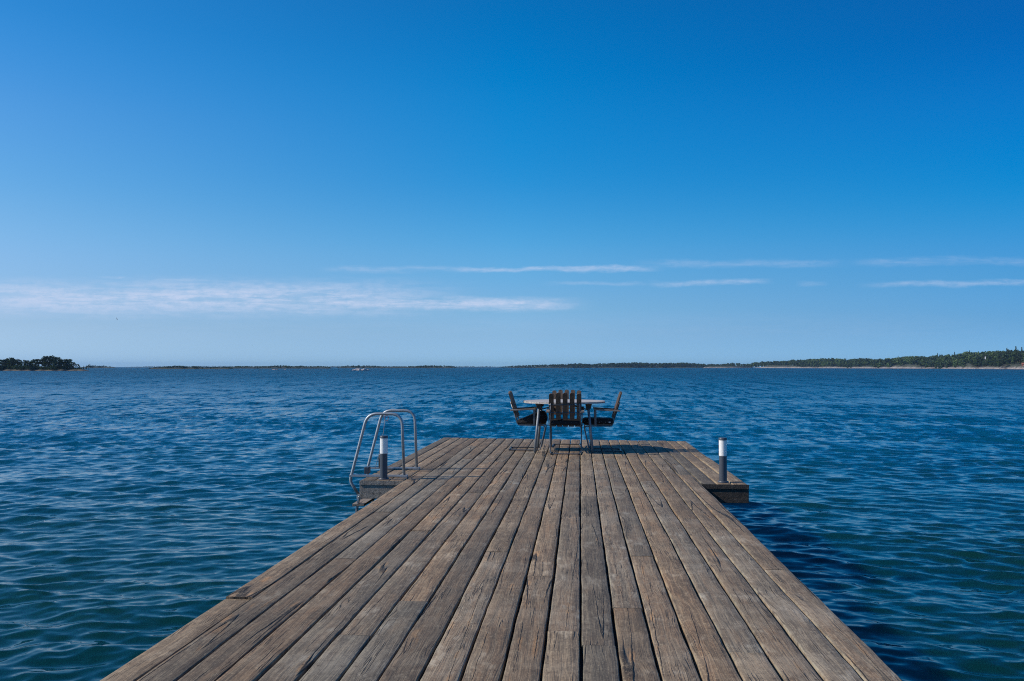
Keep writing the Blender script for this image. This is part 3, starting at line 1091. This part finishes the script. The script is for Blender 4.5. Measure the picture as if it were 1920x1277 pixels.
def tree_parts(seed, kind, h, w, n, leaf, mleaf):
    rng = np.random.RandomState(seed)
    C, N = crown_points(rng, kind, h, w, n)
    V, F = quads(C, N, leaf, rng, .8)
    crown = np_mesh(kind + '_crown', V, F, mleaf)
    b = trunk_np(rng, h, h * .022 + .04, kind)
    return crown, b


def interp(px, tab):
    xs = [a for a, _ in tab]; ys = [b for _, b in tab]
    return float(np.interp(px, xs, ys))


HZ = 687.8                      # horizon row of the photograph
def height_at(y, d): return EYE + (HZ - y) * d / FPX


def smooth_noise(seed, n, amp):
    r = np.random.RandomState(seed)
    a = r.normal(size=n)
    for _ in range(2): a = np.convolve(a, [.25, .5, .25], 'same')
    return a * amp


def terrain(name, px0, px1, dist, prof, mat, label, cat, npx=160, nd=26, seed=0, rough=.4, shore=None, back_drop=True):
    """land strip: dist(px) to its shoreline, prof(px, t) -> height, t = metres inland"""
    r = np.random.RandomState(seed)
    ts = np.array([-8, -2, 0, 1.5, 3, 5, 7, 9, 12, 15, 19, 24, 30, 38, 48, 60, 75, 92, 110, 130, 155, 185, 220, 260, 300, 340][:nd], float)
    sc_ = shore if shore else 1.0
    ts = ts * sc_
    ph = r.rand(40) * 6.28
    V = []
    for i in range(npx + 1):
        px = px0 + (px1 - px0) * i / npx
        d0 = dist(px)
        for j, tt in enumerate(ts):
            d = d0 + tt
            x, y = ground(px, d)
            z = prof(px, tt)
            e = min(1., max(0., (px - px0) / (px1 - px0) * 14), max(0., (1 - (px - px0) / (px1 - px0)) * 14))
            w = sum(math.sin(x * f * math.cos(p) + y * f * math.sin(p) + p * 3) / (1 + k * .5) for k, (f, p) in enumerate(zip((.09, .21, .37, .63, 1.1, 1.7), ph)))
            z += rough * w * (1 if tt > 0 else .4) * min(1, max(.25, z + .3))
            if j >= len(ts) - 2 and back_drop: z = -2 if j == len(ts) - 1 else z * .5
            if tt < 0: z = min(z, -.4 + tt * .2 * -1 * 0) - (.6 if tt < -4 else 0)
            V.append((x, y, z * e - 1.2 * (1 - e)))
    n2 = len(ts)
    idx = np.arange((npx + 1) * n2).reshape(npx + 1, n2)
    F = np.stack([idx[:-1, :-1], idx[1:, :-1], idx[1:, 1:], idx[:-1, 1:]], -1).reshape(-1, 4)
    me = np_mesh(name, np.array(V), F, mat, False)
    o = link(name, me)
    tag(o, label, cat, None, 'structure')
    return o


def forest_np(specs, seed, leaf, nper):
    """many small trees in one leaf mesh: specs = (x, y, z, h, w, kind)"""
    rng = np.random.RandomState(seed)
    Vs, Fs, b = [], [], 0
    for (x, y, z, h, w, kind) in specs:
        C, N = crown_points(rng, kind, h, w, nper)
        C = C + np.array([x, y, z])
        V, F = quads(C, N, leaf * h, rng, .8)
        Vs.append(V); Fs.append(F + b); b += len(V)
    return np.concatenate(Vs), np.concatenate(Fs)


# ------------------------------------------------------------------ left island
LI_TOP = [(-140, 676), (-60, 673), (-20, 675), (0, 674.5), (10, 673), (22, 671), (30, 672.5), (36, 676), (44, 674.5), (50, 676), (56, 677), (61, 676.5),
          (66, 672.5), (70, 674.5), (76, 670), (84, 667.5), (92, 666.2), (100, 666.8), (107, 669), (112, 674.5), (118, 674), (126, 672),
          (132, 674), (136, 679), (141, 682), (146, 681), (152, 685), (160, 684.5), (166, 683), (170, 688), (184, 693)]
LD = 470.0


def li_dist(px): return LD + 2.5 * math.sin(px * .11) + 1.5 * math.sin(px * .31)
def li_prof(px, tt):
    end = min(1, max(.0, (187 - px) / 30))
    return min(1.25, .35 + tt * .12) * (.35 + .65 * end) if tt >= 0 else -.5


terrain('island', -330, 187, li_dist, li_prof, M_SHORE_L, 'small dark wooded island low in the water at the left', 'island', 150, 17, 3, .12)
protos = []
LT = ['dark broad-crowned tree in the dense wood on the left island',
      'dark wide-branched pine in the wood on the left island',
      'lighter green leafy tree in the wood on the left island',
      'slim spruce standing up from the left island']
for q, (kind, hh, ww, mt, nm, li) in enumerate((('broad', 7, 5.2, M_LEAFD, 'broadleaf_tree', 0), ('broad', 7, 4.4, M_LEAFD, 'broadleaf_tree', 0), ('pine', 7, 4.6, M_LEAFP, 'pine_tree', 1),
                                                ('broad', 6, 4.2, M_LEAFM, 'broadleaf_tree', 2), ('spruce', 6, 2.4, M_LEAFP, 'spruce_tree', 3))):
    cm_, tb_ = tree_parts(50 + q, kind, hh, ww, 1500 if kind != 'spruce' else 900, .19, mt)
    protos.append((cm_, tb_, hh, ww, nm, LT[li]))
rng = random.Random(21)
made = {}


def plant(q, x, y, z, h, wk):
    cm_, tb_, hh, ww, nm, lab = protos[q]
    if q not in made:
        e = empty(nm, (0, 0, 0))
        link('crown', cm_, e)
        tb_.build('trunk', M_BARK, e)
        made[q] = e
    else:
        e = copy_tree(made[q])
    e.location = (x, y, z)
    e.rotation_euler = (0, 0, rng.uniform(0, 6.28))
    s = h / hh
    e.scale = (s * wk, s * wk, s)
    tag(e, lab, 'tree', 'trees on the left island')


px = -58.0
row = 0
while px < 150:
    top = interp(px, LI_TOP)
    dd = li_dist(px) + (7, 13, 10)[row % 3] + rng.uniform(-1.5, 1.5)
    h = (height_at(top, dd) - 1.0) * rng.uniform(.93, 1.06)
    if row % 3 == 1: h *= rng.uniform(.72, .95)
    q = rng.choice([0, 0, 1, 1, 2, 2])
    if 60 < px < 73 or 120 < px < 133: q = 3
    if 136 < px: q = rng.choice([4, 2])
    if 36 < px < 62 and rng.random() < .4: q = 4
    x, y = ground(px, dd)
    plant(q, x, y, 1.0, max(h, 1.6), rng.uniform(.85, 1.15))
    px += 4.6 if row % 3 else 2.2
    row += 1
for px, top in ((157, 685), (162, 684), (166.5, 682.5)):
    dd = li_dist(px) + 6
    x, y = ground(px, dd)
    plant(2 if px > 165 else 4, x, y, .9, height_at(top, dd) - .9, 1.0)
# bushes along the shore: one mass of undergrowth
specs = []
r2 = np.random.RandomState(8)
for k in range(260):
    px = r2.uniform(-120, 152)
    dd = li_dist(px) + r2.uniform(3.5, 12)
    x, y = ground(px, dd)
    h = r2.uniform(1.0, 2.6) * (1 if px < 135 else .55)
    specs.append((x, y, .55, h, h * 1.3, 'bush'))
V, F = forest_np(specs, 4, .16, 70)
o = link('undergrowth', np_mesh('undergrowth', V, F, M_LEAFD))
tag(o, 'dark bushes along the shore of the left island', 'bushes', None, 'stuff')

# ------------------------------------------------------------------ skerries in the channel
def skerry(px, d, w, h, seed, label, name='skerry', n=5):
    rs = np.random.RandomState(seed)
    e = MB()
    x0, y0 = ground(px, d)
    for k in range(n):
        a = (k - (n - 1) / 2) / max(n, 1) * w
        cx = RX.x * a + AX.x * rs.uniform(-1, 1); cy = RX.y * a + AX.y * rs.uniform(-1, 1)
        rw = w / n * rs.uniform(.65, 1.05); rh = h * rs.uniform(.45, 1.05) * (1 - abs(a) / w * .8)
        m, nn = 9, 14
        vs, fs = [], []
        for i in range(m):
            for j in range(nn):
                ph_ = i / (m - 1) * PI / 2; th_ = j / nn * 2 * PI
                q = 1 + .22 * math.sin(th_ * 3 + seed + k) + .16 * math.sin(th_ * 5 + ph_ * 6 + k * 2) + rs.uniform(-.12, .12)
                vs.append((cx + rw * q * math.cos(ph_) * math.cos(th_), cy + rw * .8 * q * math.cos(ph_) * math.sin(th_), -.5 + (rh + .5) * (math.sin(ph_) * (.9 + .15 * q))))
        for i in range(m - 1):
            for j in range(nn):
                j2 = (j + 1) % nn
                fs.append((i * nn + j, i * nn + j2, (i + 1) * nn + j2, (i + 1) * nn + j))
        e.add(vs, fs)
    o = e.build(name, M_ROCK, None, (x0, y0, 0))
    tag(o, label, 'skerry')
    return o


skerry(676, 520, 9.6, 1.65, 3, 'bare pale pink rock skerry, largest of those in open water', n=6)
skerry(515.5, 640, 4.2, .75, 5, 'small white rock skerry, lowest before the far left islands', n=3)
skerry(534, 660, 1.9, .6, 9, 'tiny pinkish rock just right of the small white skerry', n=2)

# ------------------------------------------------------------------ far islands
def far_land(name, label, d, tops, seed, soil_h, mat, leafm, dens=1.0, tree_h=None, nper=60, kindmix=('broad', 'pine', 'spruce')):
    tops = [(a, b - (1.3 if 0 < k < len(tops) - 1 else 0)) for k, (a, b) in enumerate(tops)]
    px0, px1 = tops[0][0], tops[-1][0]
    hs_ = lambda px: max(.0, height_at(interp(px, tops), d))
    prof = lambda px, tt: min(hs_(px) * .45, soil_h + tt * .10) if tt >= 0 else -.5
    terrain(name, px0 - 4, px1 + 4, lambda p: d + d * .004 * math.sin(p * .05 + seed), prof, mat, label, 'island', 120, 20, seed, .2)
    rs = np.random.RandomState(seed)
    specs = []
    mpp = d / FPX
    n = int((px1 - px0) * mpp * 2.0 * dens)
    for k in range(n):
        px = rs.uniform(px0, px1)
        H = hs_(px)
        tt = rs.uniform(.5, 45)
        g = min(H * .45, soil_h + tt * .10)
        h = (H - g) * rs.uniform(.68, 1.10) * (.80 + .20 * min(1, tt / 30))
        if h < .6: continue
        x, y = ground(px, d + tt)
        specs.append((x, y, g - .3, h, max(h * .9, 3.0) * rs.uniform(.8, 1.2), kindmix[rs.randint(len(kindmix))]))
    V, F = forest_np(specs, seed, .16, nper)
    o = link('far_forest', np_mesh('far_forest', V, F, leafm))
    tag(o, 'trees covering the ' + label, 'forest', None, 'stuff')


far_land('island', 'long hazy island just right of the wooded left island', 1700, [(150, 688.5), (168, 686), (190, 686), (205, 687), (218, 688.6)], 31, .6, M_SHORE_F, M_LEAFP, .5)
far_land('island', 'low wooded island left of the small white skerry', 850, [(278, 689.5), (300, 688.6), (318, 686.6), (332, 685.8), (344, 686.8), (350, 687.5), (362, 686.8), (378, 687.5), (400, 688.8), (415, 688.2), (436, 689)], 33, .5, M_SHORE_F, M_LEAFD, .9)
far_land('island', 'long low wooded island behind the small white skerry', 1150, [(415, 688.6), (440, 686.8), (470, 687.4), (500, 687.4), (520, 685.6), (540, 685.8), (546, 687.5), (565, 686.6), (585, 687.2), (600, 686.8), (625, 688)], 35, .5, M_SHORE_F, M_LEAFD, .8)
far_land('island', 'wooded hill island behind the bare pink skerry', 1500, [(628, 688.4), (650, 686.4), (672, 685.6), (700, 686.2), (715, 687.5), (745, 688), (780, 687), (790, 685.8), (830, 685.9), (848, 686.6), (858, 688.3)], 37, .6, M_SHORE_F, M_LEAFD, .7)
far_land('island', 'thin line of very distant land at mid horizon', 3600, [(210, 688), (300, 687.2), (500, 687), (640, 686.9), (760, 687.3), (900, 687.4), (960, 687)], 39, 1.0, M_SHORE_F, M_LEAFP, .30, nper=24)
far_land('island', 'long wooded coast in mid distance right of the horizon centre', 1800, [(935, 688), (960, 686.4), (1000, 685.2), (1040, 683.8), (1075, 682.6), (1095, 682.4), (1110, 683.6), (1125, 682.2), (1150, 681.8), (1175, 680.8), (1205, 680.6),
         (1225, 682), (1250, 681.6), (1280, 680.8), (1300, 681.6), (1320, 683), (1345, 684), (1380, 684)], 41, 1.4, M_SHORE_F, M_LEAFD, .85)
far_land('island', 'pale rocky wooded point before the right coast', 1650, [(1318, 688), (1328, 684.8), (1350, 683), (1372, 681.4), (1384, 681.6), (1398, 683.6), (1412, 685.5)], 43, 3.2, M_SHORE_R, M_LEAFP, .55)

# ------------------------------------------------------------------ right coast
RTOP = [(1398, 685), (1412, 681.6), (1430, 679.2), (1450, 678), (1470, 675.5), (1495, 672.4), (1530, 670.8), (1560, 670.6), (1590, 671), (1620, 670.6), (1640, 671.3),
        (1660, 670.8), (1680, 669.8), (1700, 667.8), (1720, 666.6), (1745, 664.4), (1770, 662.4), (1800, 660.4), (1825, 658.4), (1850, 656.4), (1875, 654.8), (1900, 653.4), (1925, 653), (1990, 650), (2200, 640)]
RDIST = [(1390, 1750), (1450, 1600), (1540, 1400), (1640, 1180), (1760, 1000), (1830, 860), (1925, 740), (2200, 600)]
def rd(px): return interp(px, RDIST) + 6 * math.sin(px * .09) + 4 * math.sin(px * .23)
ROCKY = [(1380, .3), (1425, .8), (1450, 1.0), (1475, .9), (1500, .6), (1520, .25), (1540, .5), (1560, .6), (1590, .25), (1618, .8), (1650, .3), (1680, .9), (1705, 1.0), (1722, .8), (1735, .15),
         (1790, .2), (1815, .9), (1830, .5), (1850, .25), (1880, .5), (1905, .8), (1920, .7), (2200, .5)]
def rprof(px, tt):
    if tt < 0: return -.6
    rk = interp(px, ROCKY)
    H = height_at(interp(px, RTOP), rd(px) + 110) - 11.5
    H = max(H, 2.5)
    a = min(1., tt / (7 if rk > .5 else 12)) * (.5 + 1.7 * rk)
    b = max(0., min(1., (tt - 8) / 105)) ** .9 * (H - 2)
    bump = 4.5 * max(0, rk - .35) * math.exp(-((tt - 22) / 14) ** 2)
    return min(a + b + bump, max(H, 3.6 + bump))


terrain('coast', 1392, 2120, rd, rprof, M_SHORE_R, 'rocky granite coast rising to wooded slopes at the right', 'coast', 340, 24, 51, .38)
rs = np.random.RandomState(77)
kinds = [('spruce', 11, 4.2, M_LEAFP, 'spruce_tree'), ('spruce', 12, 3.6, M_LEAFD, 'spruce_tree'), ('pine', 11, 6.0, M_LEAFP, 'pine_tree'),
         ('pine', 10, 5.4, M_LEAFM, 'pine_tree'), ('broad', 10, 6.4, M_LEAFM, 'birch_tree'), ('broad', 9, 6.2, M_LEAFL, 'birch_tree')]
LABR = {'spruce_tree': 'dark pointed spruce in the forest on the right coast', 'pine_tree': 'round-topped pine in the forest on the right coast',
        'birch_tree': 'lighter green leafy tree in the forest on the right coast'}
pm = []
for q, (kind, h, w, mt, nm) in enumerate(kinds):
    r_ = np.random.RandomState(90 + q)
    C, N = crown_points(r_, kind, h, w, 420)
    V, F = quads(C, N, .62 if kind != 'spruce' else .5, r_, .8)
    tb = trunk_np(r_, h, .18, kind)
    tv = np.array(tb.v); tf = [f for f in tb.f if len(f) == 4]
    Fa = np.concatenate([F, np.array(tf) + len(V)])
    me = np_mesh(nm, np.concatenate([V, tv]), Fa, [mt, M_BARK], False, np.concatenate([np.zeros(len(F)), np.ones(len(tf))]))
    pm.append((me, h, w, nm))
cand = []
for k in range(2300):
    px = 1398 + (2010 - 1398) * rs.rand() ** .85
    rk = interp(px, ROCKY)
    tt = rs.uniform(4, 185)
    if tt < 5 + 34 * max(0, rk - .25) and rs.rand() < .82: continue
    d = rd(px) + tt
    x, y = ground(px, d)
    H = height_at(interp(px, RTOP), rd(px) + 110)
    g = rprof(px, tt)
    h = rs.uniform(7.5, 12) * (.7 if tt < 30 else 1)
    h = min(h, max(3.0, H - g + rs.normal(1.2, 1.4)))
    patch = math.sin(px * .045 + 1.2) + .7 * math.sin(px * .13 + tt * .05)
    q = rs.choice([0, 1, 2, 2, 3]) if patch < .55 else rs.choice([4, 5, 4, 3, 2])
    cand.append((d, px, x, y, g - .3, h, int(q)))
# a few tall spruces that break the skyline
for px, top in ((1905, 648.5), (1916, 650.5), (1818, 656.5), (1790, 659), (1758, 661.5), (1684, 667), (1888, 652)):
    d = rd(px) + 100
    x, y = ground(px, d)
    g = rprof(px, 100)
    cand.append((500, px, x, y, g - .3, height_at(top, d) - g, 1))
inview = sorted([c for c in cand if c[1] < 1925])
ind, rest = inview[:235], inview[235:] + [c for c in cand if c[1] >= 1925]
for (d, px, x, y, z, h, q) in ind:
    me, hh, ww, nm = pm[q]
    o = link(nm, me, None, (x, y, z))
    s = h / hh
    o.scale = (s * rs.uniform(.85, 1.2), s * rs.uniform(.85, 1.2), s)
    o.rotation_euler = (0, 0, rs.uniform(0, 6.28))
    tag(o, LABR[nm], 'tree', 'trees in the forest on the right coast')
V, F, MI, b0 = [], [], [], 0
for (d, px, x, y, z, h, q) in rest:
    kind, hh, ww, mt, nm = kinds[q]
    C, N = crown_points(rs, kind, h, ww * h / hh, 90)
    v_, f_ = quads(C + np.array([x, y, z]), N, 1.0, rs, .8)
    V.append(v_); F.append(f_ + b0); b0 += len(v_)
    MI.append(np.full(len(f_), [M_LEAFP, M_LEAFD, M_LEAFM, M_LEAFL].index(mt)))
o = link('forest', np_mesh('forest', np.concatenate(V), np.concatenate(F), [M_LEAFP, M_LEAFD, M_LEAFM, M_LEAFL], False, np.concatenate(MI)))
tag(o, 'mixed forest covering the slopes of the right coast', 'forest', None, 'stuff')

# white marker between the trees and red cabin at the edge
M_WHITE = mat_plain('white_paint', (.80, .80, .78), .5, var=.08)
M_FALU = mat_plain('red_cabin_paint', (.33, .075, .04), .75, var=.2, scale=6)
M_ROOF = mat_plain('cabin_roof', (.30, .12, .07), .8, var=.3, scale=5)
px = 1847.5
d = rd(px) + 22
x, y = ground(px, d)
zt, zb_ = height_at(668.5, d), rprof(px, 22) - .3
mk = empty('sea_marker', (x, y, zb_))
tag(mk, 'narrow white sea marker standing among trees on the right coast', 'sea marker')
b_ = MB(); b_.lathe([(.16, 0), (.12, zt - zb_ - 2.6)], 10)
b_.build('post', M_BARK, mk)
b_ = MB(); b_.lathe([(.30, 0), (.50, .05), (.50, 2.0), (.30, 2.6)], 12, (0, 0, zt - zb_ - 2.6))
b_.build('head', M_WHITE, mk)
px = 1921
d = rd(px) + 16
x, y = ground(px, d)
g = height_at(686.2, d)
cb = empty('cabin', (x, y, g - 1.0), rad(-20))
tag(cb, 'small red cabin behind the shore rocks at the far right edge', 'cabin')
b_ = MB(); b_.box((0, 0, 1.35), (4.2, 3.2, 2.7)); b_.build('wall', M_FALU, cb)
b_ = MB()
b_.prism([(-2.4, -1.9, 2.6), (-2.4, 1.9, 2.6), (-2.4, 0, 4.0)], (4.8, 0, 0))
b_.build('roof', M_ROOF, cb)
b_ = MB(); b_.box((-.9, -1.62, 1.5), (.8, .06, .8)); b_.build('window', M_WHITE, cb)

# ------------------------------------------------------------------ birds
M_BIRD = mat_plain('dark_feathers', (.05, .055, .065), .8)


def bird(px, py, d, span, roll, label):
    e = MB()
    b = .14 * span
    e.tube([(0, -.34 * span, 0), (0, -.2 * span, .01), (0, 0, .02), (0, .16 * span, .03), (0, .24 * span, .035), (0, .30 * span, .03)], [.01 * span, .05 * span, .075 * span, .055 * span, .04 * span, .008 * span], 8)
    for s in (1, -1):
        pts = [(0, .07), (.22, .11), (.5, -.05), (.22, -.05), (0, -.10)]
        z = [.04, .13, .10, .12, .04]
        top = [(s * a * span, c * span, q * span) for (a, c), q in zip(pts, z)]
        e.prism(top, (0, 0, .012 * span))
    e.prism([(-.03 * span, -.30 * span, 0), (.03 * span, -.30 * span, 0), (.07 * span, -.46 * span, 0), (-.07 * span, -.46 * span, 0)], (0, 0, .01 * span))
    x, y = ground(px, d)
    o = e.build('bird', M_BIRD, None, (x, y, height_at(py, d)))
    o.rotation_euler = (rad(8), rad(roll), rad(70))
    tag(o, label, 'bird', 'birds in the sky')


bird(218, 598, 150, .62, 55, 'dark bird banking in the sky below the long left cloud')
bird(472.5, 647, 330, .6, 20, 'tiny distant bird low in the sky right of centre-left')

# ------------------------------------------------------------------ haze
HAZE = 0.00007
if HAZE > 0:
    m = bpy.data.materials.new('haze_air'); m.use_nodes = True
    nt = NT(m.node_tree)
    pv = nt.n('VolumePrincipled', None, Density=HAZE, Color=(.40, .68, 1.0, 1.0), Anisotropy=.0)
    nt.out(None, pv.outputs[0])
    b_ = MB(); b_.box((0, 6200, 29), (17000, 13600, 66))
    o = b_.build('haze', m)
    tag(o, 'thin blue air over the sea', 'haze', None, 'stuff')

# ------------------------------------------------------------------ render settings
SC.view_settings.view_transform = 'Standard'
SC.view_settings.look = 'None'
SC.view_settings.exposure = 0.0
SC.view_settings.gamma = 1.0
SC.view_settings.use_curve_mapping = False
SC.render.engine = 'CYCLES'
SC.cycles.use_denoising = False
SC.cycles.filter_width = 1.1
SC.cycles.use_adaptive_sampling = False
SC.cycles.max_bounces = 6
SC.cycles.caustics_reflective = False
SC.cycles.caustics_refractive = False
SC.cycles.sample_clamp_indirect = 6.0
